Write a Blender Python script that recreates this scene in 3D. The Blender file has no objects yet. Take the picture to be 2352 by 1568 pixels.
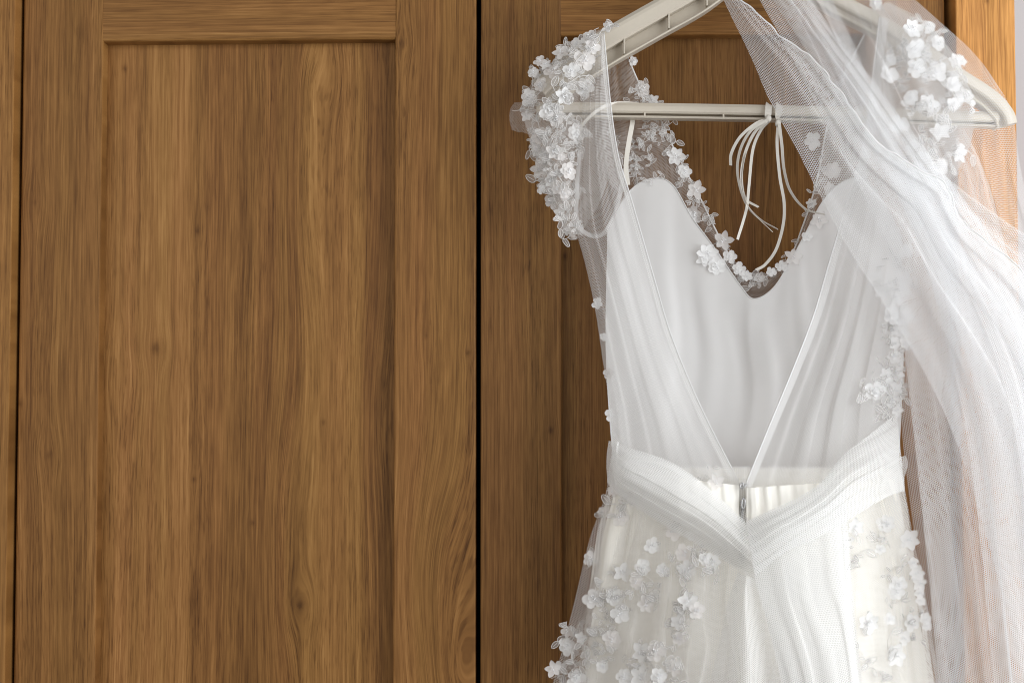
import bpy, math, random
import numpy as np
from mathutils import Vector, Matrix
from mathutils.bvhtree import BVHTree

random.seed(7)
S = bpy.context.scene
COL = S.collection
R = math.radians

# ------------------------------------------------------------------ camera
PITCH, YAW, DIST, LENS, ZC = R(2.5), R(2.0), 1.306, 50.0, 1.45
cam_d = bpy.data.cameras.new('camera')
cam = bpy.data.objects.new('camera', cam_d)
COL.objects.link(cam)
cam_d.lens = LENS
cam_d.sensor_width = 36.0
cam_d.clip_start, cam_d.clip_end = 0.02, 50
cam.rotation_euler = (R(90) + PITCH, 0, YAW)
RM = cam.rotation_euler.to_matrix()
FWD = RM @ Vector((0, 0, -1)); RIGHT = RM @ Vector((1, 0, 0)); UP = RM @ Vector((0, 1, 0))
CP = Vector((0, 0, ZC)) - FWD * DIST
cam.location = CP
S.camera = cam

# ------------------------------------------------------------------ world, lamps, exposure
W = bpy.data.worlds.new('World'); S.world = W; W.use_nodes = True
bg = W.node_tree.nodes['Background']
bg.inputs[0].default_value = (1.0, 0.97, 0.94, 1); bg.inputs[1].default_value = 0.16

def area(name, loc, target, sx, sy, power, color):
    l = bpy.data.lights.new(name, 'AREA'); l.shape = 'RECTANGLE'; l.size = sx; l.size_y = sy
    l.energy = power; l.color = color
    o = bpy.data.objects.new(name, l); COL.objects.link(o); o.location = loc
    o.rotation_euler = (Vector(target) - Vector(loc)).to_track_quat('-Z', 'Y').to_euler()
    return o
# a tall window on the right of the wardrobe, and the soft return of the room behind the camera
area('window_light', (1.15, -0.95, 1.50), (0.0, -0.55, 1.40), 1.5, 1.4, 28.0, (0.955, 0.98, 1.0))
area('room_light', (-0.9, -2.6, 1.9), (0.0, 0.0, 1.4), 2.8, 2.0, 27.0, (1.0, 0.985, 0.96))

S.view_settings.view_transform = 'Standard'
S.view_settings.look = 'None'
S.view_settings.exposure = 0.07
S.view_settings.gamma = 1.0
S.cycles.filter_width = 1.05
S.cycles.max_bounces = 14
S.cycles.diffuse_bounces = 9
S.cycles.transparent_max_bounces = 48
S.cycles.transmission_bounces = 9
S.cycles.use_denoising = True
S.cycles.denoiser = 'OPENIMAGEDENOISE'
S.cycles.caustics_reflective = False
S.cycles.caustics_refractive = False

# ------------------------------------------------------------------ helpers
K = 18.0 / LENS / 1176.0
def P(px, py, d):
    """point at distance d in front of the door faces that the photograph shows at (px, py) of 2352 x 1568"""
    r = FWD + RIGHT * ((px - 1176) * K) - UP * ((py - 784) * K)
    t = (-d - CP.y) / r.y
    return CP + r * t

def thing(name, label, cat, loc=(0, 0, 0), group=None):
    o = bpy.data.objects.new(name, None); COL.objects.link(o); o.location = loc
    o['label'] = label; o['category'] = cat
    if group: o['group'] = group
    o.empty_display_size = 0.05
    return o

def link_mesh(name, verts, faces, mat, parent=None, smooth=True, uv=None):
    me = bpy.data.meshes.new(name)
    base = Vector((0, 0, 0))
    p = parent
    while p is not None:
        base = base + p.location; p = p.parent
    v = [tuple(Vector(q) - base) for q in verts]
    me.from_pydata(v, [], faces)
    if uv is not None:
        ul = me.uv_layers.new(name='UVMap')
        idx = np.empty(len(me.loops), dtype=np.int32); me.loops.foreach_get('vertex_index', idx)
        ul.data.foreach_set('uv', np.asarray(uv, dtype=np.float32)[idx].ravel())
    if smooth:
        me.polygons.foreach_set('use_smooth', [True] * len(me.polygons))
    me.materials.append(mat)
    me.update()
    o = bpy.data.objects.new(name, me); COL.objects.link(o)
    if parent is not None: o.parent = parent
    return o

def catmull(pts, n):
    """pts (k, m) -> n points on a Catmull-Rom curve through them"""
    pts = np.asarray(pts, float); k = len(pts)
    if k == 2:
        t = np.linspace(0, 1, n)[:, None]
        return pts[0] * (1 - t) + pts[1] * t
    ext = np.vstack([2 * pts[0] - pts[1], pts, 2 * pts[-1] - pts[-2]])
    s = np.linspace(0, k - 1, n); i = np.minimum(s.astype(int), k - 2); t = (s - i)[:, None]
    a, b, c, d = ext[i], ext[i + 1], ext[i + 2], ext[i + 3]
    return 0.5 * (2 * b + (c - a) * t + (2 * a - 5 * b + 4 * c - d) * t ** 2 + (3 * b - a - 3 * c + d) * t ** 3)

def vnoise(x, seed=0):
    """smooth value noise in -1..1 of an array"""
    x = np.asarray(x, float); i = np.floor(x); f = x - i; f = f * f * (3 - 2 * f)
    h = lambda n: (np.sin(n * 127.1 + seed * 311.7) * 43758.5453) % 1.0
    return (h(i) * (1 - f) + h(i + 1) * f) * 2 - 1

def pleats(n, amp, over=0.1, seed=0, drift=0.35, env=None, fine=0.25):
    def f(U, V, WD):
        ps = n * (U + 0.35 / n * vnoise(U * n * 0.45 + seed * 3.1, seed) + 0.0) \
            + drift * vnoise(V * 2.2 + seed, seed + 5) + 0.25 * drift * vnoise(V * 5 + U * 2, seed + 9)
        A = 0.62 + 0.38 * vnoise(U * n * 0.7 + V * 1.3, seed + 2)
        if env is not None: A = A * env(U, V)
        dd = amp * A * np.sin(2 * np.pi * ps) + fine * amp * A * np.sin(2 * np.pi * (ps * 2.37 + 0.3 * vnoise(V * 3, seed + 4)))
        edge = np.minimum(1, np.minimum(U, 1 - U) * n * 1.2)
        lat = -over * (WD / n) * np.sin(4 * np.pi * ps) * np.clip(A, 0, 1) * edge
        return dd, lat
    return f

def loft_grid(rows, nu, nv, fold=None, bulge=0.0):
    C = np.array([[tuple(P(*p)) for p in r] for r in rows])
    a = np.array([catmull(r, nu) for r in C])
    g = np.stack([catmull(a[:, j], nv) for j in range(nu)], axis=1)
    U, V = np.meshgrid(np.linspace(0, 1, nu), np.linspace(0, 1, nv))
    if bulge:
        g[:, :, 1] -= bulge * np.sin(np.pi * U)
    if fold:
        tg = np.gradient(g, axis=1); ln = np.linalg.norm(tg, axis=2, keepdims=True)
        WD = ln[:, :, 0].sum(axis=1, keepdims=True) * np.ones_like(U)
        tg = tg / np.maximum(ln, 1e-9)
        dd, lat = fold(U, V, WD)
        g = g + tg * lat[:, :, None]
        g[:, :, 1] -= dd
    return g

def grid_mesh(name, g, mat, parent):
    nv, nu, _ = g.shape
    su = np.linalg.norm(np.diff(g, axis=1), axis=2); su = np.concatenate([np.zeros((nv, 1)), np.cumsum(su, axis=1)], axis=1)
    su = su - su[:, [nu // 2]]
    sv = np.linalg.norm(np.diff(g, axis=0), axis=2).mean(axis=1); sv = np.concatenate([[0], np.cumsum(sv)])
    uv = np.stack([su, np.repeat(sv[:, None], nu, axis=1)], axis=2).reshape(-1, 2)
    f = []
    for j in range(nv - 1):
        for i in range(nu - 1):
            q = j * nu + i
            f.append((q, q + 1, q + nu + 1, q + nu))
    return link_mesh(name, g.reshape(-1, 3), f, mat, parent, True, uv)

def loft(name, rows, nu, nv, mat, parent, fold=None, bulge=0.0):
    return grid_mesh(name, loft_grid(rows, nu, nv, fold, bulge), mat, parent)

def rows_of(left, right, dl, dr, dm=None):
    """rows from a left and a right edge in pixels; depth lists or numbers"""
    n = len(left); out = []
    g = lambda d, i: d[i] if isinstance(d, (list, tuple)) else d
    for i in range(n):
        a, b = left[i], right[i]
        da, db = g(dl, i), g(dr, i)
        if dm is None: out.append([(a[0], a[1], da), (b[0], b[1], db)])
        else: out.append([(a[0], a[1], da), ((a[0] + b[0]) / 2, (a[1] + b[1]) / 2, g(dm, i)), (b[0], b[1], db)])
    return out

def tube_data(path, r, sides=6, taper=None):
    """rings round a world-space path"""
    path = np.asarray(path, float); n = len(path)
    T = np.gradient(path, axis=0); T /= np.maximum(np.linalg.norm(T, axis=1, keepdims=True), 1e-9)
    ref = np.array([0.13, -1, 0.07]); vs, fs = [], []
    for i in range(n):
        a = np.cross(T[i], ref); a /= max(np.linalg.norm(a), 1e-9); b = np.cross(a, T[i])
        rr = r * (taper(i / (n - 1)) if taper else 1)
        for s in range(sides):
            th = 2 * math.pi * s / sides
            vs.append(tuple(path[i] + rr * (math.cos(th) * a + math.sin(th) * b)))
    for i in range(n - 1):
        for s in range(sides):
            s2 = (s + 1) % sides
            fs.append((i * sides + s, i * sides + s2, (i + 1) * sides + s2, (i + 1) * sides + s))
    fs.append(tuple(range(sides))[::-1]); fs.append(tuple((n - 1) * sides + s for s in range(sides)))
    return vs, fs

def tube(name, ctrl, n, r, mat, parent, sides=6, taper=None):
    vs, fs = tube_data(catmull([tuple(P(*c)) for c in ctrl], n), r, sides, taper)
    return link_mesh(name, vs, fs, mat, parent)

def strip(name, ctrl, n, width, mat, parent, twist=0.0, thick=0.0004, t0=0.0):
    """a flat ribbon with two faces along a pixel path"""
    p = catmull([tuple(P(*c)) for c in ctrl], n)
    T = np.gradient(p, axis=0); T /= np.linalg.norm(T, axis=1, keepdims=True)
    vs, fs = [], []
    for i in range(n):
        a = np.cross(T[i], (0, -1, 0)); a /= max(np.linalg.norm(a), 1e-9); b = np.cross(T[i], a)
        th = t0 + twist * i / (n - 1); w = math.cos(th) * a + math.sin(th) * b; m = np.cross(T[i], w)
        for s in (-1, 1):
            for k in (-1, 1):
                vs.append(tuple(p[i] + s * w * width / 2 + k * s * m * thick / 2))
    for i in range(n - 1):
        a, b = i * 4, i * 4 + 4
        for k in range(4):
            k2 = (k + 1) % 4
            fs.append((a + k, a + k2, b + k2, b + k))
    fs.append((3, 2, 1, 0)); e = (n - 1) * 4; fs.append((e, e + 1, e + 2, e + 3))
    return link_mesh(name, vs, fs, mat, parent, False)

def box_data(x0, x1, y0, y1, z0, z1, c=0.0):
    """a box with its front edges chamfered by c in two steps (front is -y)"""
    prof = [(0, y1), (0, y0 + c), (0.3 * c, y0 + 0.3 * c), (c, y0)] if c else [(0, y1), (0, y0)]
    vs, fs = [], []
    for ins, y in prof:
        vs += [(x0 + ins, y, z0 + ins), (x1 - ins, y, z0 + ins), (x1 - ins, y, z1 - ins), (x0 + ins, y, z1 - ins)]
    for i in range(len(prof) - 1):
        for k in range(4):
            k2 = (k + 1) % 4
            fs.append((i * 4 + k, i * 4 + k2, i * 4 + 4 + k2, i * 4 + 4 + k))
    n = (len(prof) - 1) * 4
    fs.append((n, n + 1, n + 2, n + 3)); fs.append((3, 2, 1, 0))
    return vs, fs

def box(name, x0, x1, y0, y1, z0, z1, mat, parent=None, c=0.0):
    v, f = box_data(x0, x1, y0, y1, z0, z1, c)
    return link_mesh(name, v, f, mat, parent, False)

# ------------------------------------------------------------------ node expressions
class E:
    def __init__(s, nt, sock): s.nt, s.s = nt, sock
    def _m(s, op, o=None, o2=None):
        n = s.nt.nodes.new('ShaderNodeMath'); n.operation = op
        s.nt.links.new(s.s, n.inputs[0])
        for i, q in ((1, o), (2, o2)):
            if q is None: continue
            if isinstance(q, E): s.nt.links.new(q.s, n.inputs[i])
            else: n.inputs[i].default_value = q
        return E(s.nt, n.outputs[0])
    def __add__(s, o): return s._m('ADD', o)
    def __sub__(s, o): return s._m('SUBTRACT', o)
    def __mul__(s, o): return s._m('MULTIPLY', o)
    def sq(s): return s._m('MULTIPLY', s)
    def cos(s): return s._m('COSINE')
    def exp(s): return s._m('EXPONENT')
    def clamp(s):
        n = s._m('ADD', 0.0); n.s.node.use_clamp = True; return n
    def step(s, a, b):
        n = s.nt.nodes.new('ShaderNodeMapRange'); n.interpolation_type = 'SMOOTHSTEP'
        s.nt.links.new(s.s, n.inputs[0]); n.inputs[1].default_value = a; n.inputs[2].default_value = b
        return E(s.nt, n.outputs[0])

def noise(nt, vec, scale=1.0, detail=2.0, rough=0.5, dim='3D', dist=0.0):
    n = nt.nodes.new('ShaderNodeTexNoise'); n.noise_dimensions = dim
    n.inputs['Scale'].default_value = scale; n.inputs['Detail'].default_value = detail
    n.inputs['Roughness'].default_value = rough; n.inputs['Distortion'].default_value = dist
    nt.links.new(vec, n.inputs['Vector'])
    return E(nt, n.outputs[0])

def comb(nt, *xs):
    n = nt.nodes.new('ShaderNodeCombineXYZ')
    for i, x in enumerate(xs):
        if isinstance(x, E): nt.links.new(x.s, n.inputs[i])
        else: n.inputs[i].default_value = x
    return n.outputs[0]

def new_mat(name):
    m = bpy.data.materials.new(name); m.use_nodes = True
    nt = m.node_tree
    return m, nt, nt.nodes['Principled BSDF'], nt.nodes['Material Output']

def wood(name, horizontal=False, seed=0.0, knots=(), swirls=(), tone=1.0, bands=()):
    """oak foil: growth lines that flow round knots and arch in swirls, pores and broad heartwood bands"""
    m, nt, bs, out = new_mat(name)
    tc = nt.nodes.new('ShaderNodeTexCoord'); sp = nt.nodes.new('ShaderNodeSeparateXYZ')
    nt.links.new(tc.outputs['Object'], sp.inputs[0])
    X, Z = E(nt, sp.outputs[0]), E(nt, sp.outputs[2])
    if horizontal: X, Z = Z, X
    w1 = noise(nt, comb(nt, X * 4.0, Z * 1.3, seed), 1, 1) - 0.5
    w2 = noise(nt, comb(nt, X * 22.0, Z * 5.0, seed + 3), 1, 2) - 0.5
    f = X + w1 * 0.014 + w2 * 0.0035
    dark = None
    kw = (noise(nt, comb(nt, X * 420.0, Z * 260.0, seed + 8), 1, 2) - 0.5) * 0.0032
    for (kx, kz, a, sx, sz, dk) in knots:
        dx, dz = (X - kx) * (1 / sx), (Z - kz) * (1 / sz)
        q = dx.sq() + dz.sq()
        f = f - dx * (q * -1.0).exp() * a
        if dk:
            rk = 0.0012 + 0.0042 * dk * min(1.0, sx / 0.012)
            e = ((X - kx + kw) * (1 / rk)).sq() + ((Z - kz + kw) * (0.62 / rk)).sq()
            core = (e * -1.0).exp() * (0.04 + 0.34 * dk) + (q * -5.0).exp() * (0.10 * dk + 0.03)
            dark = core if dark is None else dark + core
    for (kx, kz, a, sx, sz) in swirls:
        dx, dz = (X - kx) * (1 / sx), (Z - kz) * (1 / sz)
        f = f + ((dx.sq() + dz.sq()) * -1.0).exp() * (a * 0.45)
    Zs = Z * 0.9
    broad = noise(nt, comb(nt, f * 13.0, Zs * 0.6, seed + 1), 1, 1.0)
    med = noise(nt, comb(nt, f * 85.0, Zs * 1.6, seed + 2), 1, 2.0, 0.6)
    lines = noise(nt, comb(nt, f * 320.0, Z * 3.0, seed + 4), 1, 2.0, 0.65)
    fine = noise(nt, comb(nt, f * 820.0, Z * 18.0, seed + 5), 1, 2.0, 0.6)
    fleck = noise(nt, comb(nt, f * 150.0, Z * 26.0, seed + 9), 1, 2.0, 0.6)
    pores = noise(nt, comb(nt, f * 1000.0, Z * 55.0, seed + 6), 1, 1.0)
    where = noise(nt, comb(nt, f * 30.0, Z * 2.0, seed + 7), 1, 1.0)
    val = broad * 0.19 + med * 0.18 + lines * 0.50 + fine * 0.60 + fleck * 0.24 - 0.335
    for (x0, x1, dv) in bands:
        val = val + X.step(x0 - 0.004, x0 + 0.004) * dv - X.step(x1 - 0.004, x1 + 0.004) * dv
    pm = pores.step(0.53, 0.68) * where.step(0.28, 0.70)
    val = val - pm * 0.15
    # warm light streaks between the darker late-wood lines
    val = val + lines.step(0.60, 0.74) * med.step(0.42, 0.62) * 0.09
    if dark is not None: val = val - dark
    cr = nt.nodes.new('ShaderNodeValToRGB'); nt.links.new(val.clamp().s, cr.inputs[0])
    e = cr.color_ramp.elements
    stops = [(0.0, (0.026, 0.011, 0.004)), (0.22, (0.098, 0.043, 0.0125)), (0.42, (0.180, 0.086, 0.0255)), (0.60, (0.262, 0.132, 0.041)),
             (0.80, (0.355, 0.190, 0.066)), (1.0, (0.45, 0.26, 0.10))]
    e[0].position, e[1].position = stops[0][0], stops[-1][0]
    for i, (p, c) in enumerate(stops):
        el = e[0] if i == 0 else e[len(e) - 1] if i == len(stops) - 1 else e.new(p)
        el.color = (min(1, c[0] * tone * 1.17), min(1, c[1] * tone * 1.115), min(1, c[2] * tone * 1.07), 1)
    hs = nt.nodes.new('ShaderNodeHueSaturation'); nt.links.new(cr.outputs[0], hs.inputs['Color'])
    hv = noise(nt, comb(nt, f * 42.0, Z * 1.1, seed + 12), 1, 1.0) * 0.014 + 0.493
    nt.links.new(hv.s, hs.inputs['Hue'])
    nt.links.new(hs.outputs[0], bs.inputs['Base Color'])
    bs.inputs['Roughness'].default_value = 0.5
    bs.inputs['Specular IOR Level'].default_value = 0.16
    bp = nt.nodes.new('ShaderNodeBump'); bp.inputs['Strength'].default_value = 0.12; bp.inputs['Distance'].default_value = 0.0006
    nt.links.new((lines * 0.5 + fine * 0.5 - pm * 0.6).s, bp.inputs['Height']); nt.links.new(bp.outputs[0], bs.inputs['Normal'])
    return m

def tulle(name, color=(0.86, 0.86, 0.86), pitch=0.0018, thr=0.1, soft=0.5, trans=0.4, solid=0.96, mottle=0.35):
    """net of fine thread with round holes in a hexagonal lattice, laid out along the cloth (UV in metres)"""
    m, nt, bs, out = new_mat(name)
    nt.nodes.remove(bs)
    uv = nt.nodes.new('ShaderNodeUVMap'); uv.uv_map = 'UVMap'
    sp = nt.nodes.new('ShaderNodeSeparateXYZ'); nt.links.new(uv.outputs[0], sp.inputs[0])
    X, Y = E(nt, sp.outputs[0]), E(nt, sp.outputs[1])
    k = 4 * math.pi / (math.sqrt(3) * pitch)
    h = (X * k).cos() + (X * (-0.5 * k) + Y * (0.866 * k)).cos() + (X * (-0.5 * k) - Y * (0.866 * k)).cos()
    mo = noise(nt, comb(nt, X * 60.0, Y * 14.0, 0.0), 1, 2) - 0.5
    h = h - mo * (mottle * 2.0)
    al = (h.step(thr - soft, thr + soft) * -1.0 + 1.0) * (solid - 0.10) + 0.07
    d = nt.nodes.new('ShaderNodeBsdfDiffuse'); d.inputs[0].default_value = (*color, 1)
    t = nt.nodes.new('ShaderNodeBsdfTranslucent'); t.inputs[0].default_value = (*color, 1)
    mx = nt.nodes.new('ShaderNodeMixShader'); mx.inputs[0].default_value = trans
    nt.links.new(d.outputs[0], mx.inputs[1]); nt.links.new(t.outputs[0], mx.inputs[2])
    tr = nt.nodes.new('ShaderNodeBsdfTransparent')
    m2 = nt.nodes.new('ShaderNodeMixShader'); nt.links.new(al.s, m2.inputs[0])
    nt.links.new(tr.outputs[0], m2.inputs[1]); nt.links.new(mx.outputs[0], m2.inputs[2])
    nt.links.new(m2.outputs[0], out.inputs[0])
    return m

def cloth(name, color, rough=0.6, trans=0.25, sheen=0.3, weave=0.0, sheer=0.0):
    m, nt, bs, out = new_mat(name)
    uv = nt.nodes.new('ShaderNodeTexCoord')
    n = noise(nt, uv.outputs['Object'], 55, 3)
    cr = nt.nodes.new('ShaderNodeValToRGB'); nt.links.new(n.s, cr.inputs[0])
    cr.color_ramp.elements[0].color = (*[c * 0.95 for c in color], 1); cr.color_ramp.elements[1].color = (*color, 1)
    nt.links.new(cr.outputs[0], bs.inputs['Base Color'])
    bs.inputs['Roughness'].default_value = rough; bs.inputs['Sheen Weight'].default_value = sheen
    bs.inputs['Specular IOR Level'].default_value = 0.3
    if weave:
        w = noise(nt, uv.outputs['Object'], 1400, 2)
        bp = nt.nodes.new('ShaderNodeBump'); bp.inputs['Strength'].default_value = weave; bp.inputs['Distance'].default_value = 0.0004
        nt.links.new(w.s, bp.inputs['Height']); nt.links.new(bp.outputs[0], bs.inputs['Normal'])
    if trans:
        t = nt.nodes.new('ShaderNodeBsdfTranslucent'); t.inputs[0].default_value = (*color, 1)
        mx = nt.nodes.new('ShaderNodeMixShader'); mx.inputs[0].default_value = trans
        nt.links.new(bs.outputs[0], mx.inputs[1]); nt.links.new(t.outputs[0], mx.inputs[2]); nt.links.new(mx.outputs[0], out.inputs[0])
        if sheer:
            tr = nt.nodes.new('ShaderNodeBsdfTransparent'); m3 = nt.nodes.new('ShaderNodeMixShader'); m3.inputs[0].default_value = sheer
            nt.links.new(mx.outputs[0], m3.inputs[1]); nt.links.new(tr.outputs[0], m3.inputs[2]); nt.links.new(m3.outputs[0], out.inputs[0])
    return m

def plain(name, color, rough=0.5, metal=0.0, spec=0.5, grain=0.04, coat=0.0):
    m, nt, bs, out = new_mat(name)
    tc = nt.nodes.new('ShaderNodeTexCoord'); n = noise(nt, tc.outputs['Object'], 300, 3)
    cr = nt.nodes.new('ShaderNodeValToRGB'); nt.links.new(n.s, cr.inputs[0])
    cr.color_ramp.elements[0].color = (*[c * (1 - grain) for c in color], 1); cr.color_ramp.elements[1].color = (*[min(1, c * (1 + grain)) for c in color], 1)
    nt.links.new(cr.outputs[0], bs.inputs['Base Color'])
    bs.inputs['Roughness'].default_value = rough; bs.inputs['Metallic'].default_value = metal
    bs.inputs['Specular IOR Level'].default_value = spec; bs.inputs['Coat Weight'].default_value = coat
    return m

# ------------------------------------------------------------------ setting: the wall beside the wardrobe
xz = lambda px, py, d=0.0: (P(px, py, d).x, P(px, py, d).z)
X_ = lambda px, py=784, d=0.0: P(px, py, d).x
Z_ = lambda px, py, d=0.0: P(px, py, d).z

wall = box('wall', 0.2, 1.6, 0.52, 0.60, 0.0, 2.6, plain('wall_paint', (0.66, 0.63, 0.64), 0.8, grain=0.02))
wall['kind'] = 'structure'

# ------------------------------------------------------------------ wardrobe
ward = thing('wardrobe', 'oak wardrobe with framed panel doors behind the hanging dress', 'wardrobe')
ZT, ZB = Z_(570, -95), 0.55              # door top and bottom
def kn(px, py, a, sx, sz, dk): return (X_(px, py), Z_(px, py), a, sx, sz, dk)
def sw(px, py, a, sx, sz): return (X_(px, py), Z_(px, py), a, sx, sz)
dark_in = plain('wardrobe_inside', (0.012, 0.010, 0.010), 0.9)

D1 = [X_(43), X_(228), X_(905), X_(1093)]   # left door: outer edge, stile, stile, meeting edge
D2 = [X_(1104), X_(1290), X_(1995), X_(2180)]
def door(D, mats, railpx, depth):
    p = box('door', D[1] - 0.012, D[2] + 0.012, depth, depth + 0.010, ZB + 0.01, ZT - 0.01, mats[0], ward)
    st = box('stile', D[0], D[1], 0.0, 0.022, ZB, ZT, mats[1], p, 0.0016)
    st2 = box('stile', D[2], D[3], 0.0, 0.022, ZB, ZT, mats[2], p, 0.0016)
    zr = Z_(*railpx)
    box('rail', D[1] - 0.004, D[2] + 0.004, 0.0007, 0.0212, zr, ZT - 0.0005, mats[3], p, 0.0022)
    box('rail', D[1] - 0.004, D[2] + 0.004, 0.0007, 0.0212, ZB + 0.0005, ZB + 0.09, mats[3], p, 0.0022)
    return p
w_panel1 = wood('oak_panel', seed=1.3,
    knots=[kn(347, 798, 0.008, 0.014, 0.022, 0.5), kn(684, 1395, 0.010, 0.014, 0.030, 0.4), kn(436, 1102, 0.003, 0.006, 0.012, 0.3),
           kn(571, 1203, 0.002, 0.006, 0.010, 0.22), kn(275, 150, 0.002, 0.006, 0.010, 0.42), kn(445, 525, 0.003, 0.007, 0.016, 0.3),
           kn(740, 185, 0.010, 0.020, 0.04, 0.0), kn(737, 970, 0.002, 0.005, 0.008, 0.22), kn(260, 860, 0.010, 0.022, 0.05, 0.0)],
    swirls=[sw(655, 1220, 0.034, 0.024, 0.14), sw(690, 420, 0.035, 0.022, 0.14), sw(860, 960, 0.018, 0.018, 0.10), sw(640, 560, -0.012, 0.05, 0.2)],
    bands=[(X_(215), X_(432), 0.07), (X_(432), X_(690), -0.075), (X_(690), X_(828), 0.05), (X_(828), X_(880), -0.06)])
w_st1 = wood('oak_stile_outer', seed=7.7, knots=[kn(80, 465, 0.008, 0.014, 0.03, 0.2), kn(112, 1045, 0.008, 0.012, 0.025, 0.25), kn(45, 925, 0.003, 0.006, 0.01, 0.35)],
             swirls=[sw(130, 900, 0.010, 0.02, 0.12)], tone=0.95)
w_st2 = wood('oak_stile_meeting', seed=11.2, knots=[kn(923, 98, 0.008, 0.010, 0.018, 0.3), kn(978, 772, 0.004, 0.009, 0.03, 0.15), kn(1075, 810, 0.003, 0.006, 0.01, 0.3)],
             swirls=[sw(1010, 1330, 0.060, 0.036, 0.095), sw(1045, 1560, 0.042, 0.022, 0.06), sw(985, 560, 0.006, 0.03, 0.15)], tone=0.94)
w_rail = wood('oak_rail', True, seed=4.1, tone=0.94)
door(D1, [w_panel1, w_st1, w_st2, w_rail], (570, 93), 0.0145)
w_panel2 = wood('oak_panel_second_shaded', seed=21.0, knots=[kn(1297, 585, 0.003, 0.006, 0.01, 0.4), kn(1720, 420, 0.008, 0.02, 0.05, 0.15)],
                swirls=[sw(1760, 500, 0.02, 0.03, 0.1), sw(1400, 300, 0.01, 0.03, 0.2)], tone=0.74, bands=[(X_(1690), X_(1800), -0.08)])  # low tone: shade from the dress is put into the wood colour
w_st3 = wood('oak_stile_second_shaded', seed=31.0, knots=[kn(1265, 988, 0.003, 0.006, 0.01, 0.4)], tone=0.72)  # same painted shade as the second panel, carried in the stile's tone
w_st4 = wood('oak_stile_far', seed=37.0, tone=0.95)
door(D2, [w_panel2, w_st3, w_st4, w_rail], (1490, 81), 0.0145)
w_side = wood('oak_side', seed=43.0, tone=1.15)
w_side_lit = wood('oak_side_window_lit', seed=51.0, knots=[kn(2255, 12, 0.003, 0.006, 0.008, 0.25)], tone=2.0)  # lighter oak, raised further: the near window's brightness is put into the colour
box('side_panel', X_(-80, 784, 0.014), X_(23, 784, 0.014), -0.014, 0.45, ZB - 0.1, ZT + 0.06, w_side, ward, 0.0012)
box('side_panel', X_(2205, 784, 0.014), X_(2343, 784, 0.014), -0.014, 0.45, ZB - 0.1, ZT + 0.06, w_side_lit, ward, 0.0012)
box('back_board', X_(-70), X_(2330), 0.440, 0.449, ZB - 0.1, ZT + 0.05, dark_in, ward)
box('divider', X_(1086), X_(1112), 0.075, 0.43, ZB, ZT, dark_in, ward)
box('top_board', X_(23) + 0.001, X_(2205) - 0.001, 0.006, 0.43, ZT + 0.005, ZT + 0.045, w_rail, ward, 0.001)
box('bottom_board', X_(23) + 0.001, X_(2205) - 0.001, 0.03, 0.43, ZB - 0.09, ZB - 0.05, w_rail, ward)

# ------------------------------------------------------------------ clothes hanger
plastic = plain('cream_plastic', (0.57, 0.515, 0.43), 0.45, grain=0.03)
hg = thing('clothes_hanger', 'cream plastic clothes hanger with ribbed channel arms inside the dress', 'hanger', tuple(P(1750, 270, 0.06)))

def sweep(name, ctrl, n, prof, mat, parent):
    """sweep a closed profile [(across, forward)] (metres) along a pixel path; across is at right angles to the path in the door plane"""
    p = catmull([tuple(P(*c)) for c in ctrl], n)
    T = np.gradient(p, axis=0); T /= np.linalg.norm(T, axis=1, keepdims=True)
    vs, fs = [], []; k = len(prof)
    for i in range(n):
        a = np.cross(T[i], (0, -1, 0)); a /= np.linalg.norm(a)
        if a[2] < 0: a = -a
        for (u, f) in prof: vs.append(tuple(p[i] + a * u + np.array((0, -1, 0)) * f))
    for i in range(n - 1):
        for s in range(k):
            s2 = (s + 1) % k
            fs.append((i * k + s, i * k + s2, (i + 1) * k + s2, (i + 1) * k + s))
    fs.append(tuple(range(k))); fs.append(tuple((n - 1) * k + s for s in range(k))[::-1])
    return link_mesh(name, vs, fs, mat, parent, False)

def channel(h1, h2, lip, df, dr):
    """profile: a rounded upper bar of height h1, a recessed web h2 and a thin lip below"""
    t = h1
    pr = [(t - 0.002, -0.006), (t, -0.004), (t - 0.0008, df - 0.003), (t - 0.004, df - 0.0006), (t - 0.007, df), (0.0016, df), (0.0, df - 0.0015),
          (0.0, dr), (-h2, dr), (-h2, df - 0.0006), (-h2 - lip * 0.4, df), (-h2 - lip, df - 0.0008), (-h2 - lip * 0.9, -0.006)]
    return pr
armp = channel(0.0185, 0.0120, 0.0018, 0.009, -0.003)
DH = 0.055
al = [(1690, -70, DH), (1605, -2, DH), (1500, 58, DH), (1395, 118, DH), (1320, 166, DH), (1275, 200, DH), (1252, 222, DH)]
ar = [(1800, -70, DH), (1905, 8, DH), (2010, 64, DH), (2110, 128, DH), (2190, 185, DH), (2262, 232, DH), (2296, 268, DH), (2304, 292, DH)]
a1 = sweep('arm', al, 40, armp, plastic, hg)
a2 = sweep('arm', ar, 44, channel(0.0115, 0.006, 0.002, 0.009, 0.0), plastic, hg)
barp = channel(0.0102, 0.0024, 0.0018, 0.007, -0.004)
cb = sweep('crossbar', [(1232, 262, DH), (1405, 262, DH), (1760, 268, DH), (2050, 276, DH), (2290, 284, DH)], 30, barp, plastic, hg)
def rib(ctrl, tgt, h, w=0.0012, f=0.0085, b=-0.001):
    p = P(*ctrl); d = 0.0008
    v, fc = box_data(p.x - w / 2, p.x + w / 2, p.y - f, p.y - b, p.z - h / 2, p.z + h / 2, 0)
    return link_mesh('rib', v, fc, plastic, tgt, False)
for (px, py) in ((1433, 112), (1535, 54), (1622, 2)): rib((px, py, DH), a1, 0.0132)
for (px, py) in ((2000, 72), (2080, 122)): rib((px, py, DH), a2, 0.009)
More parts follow.
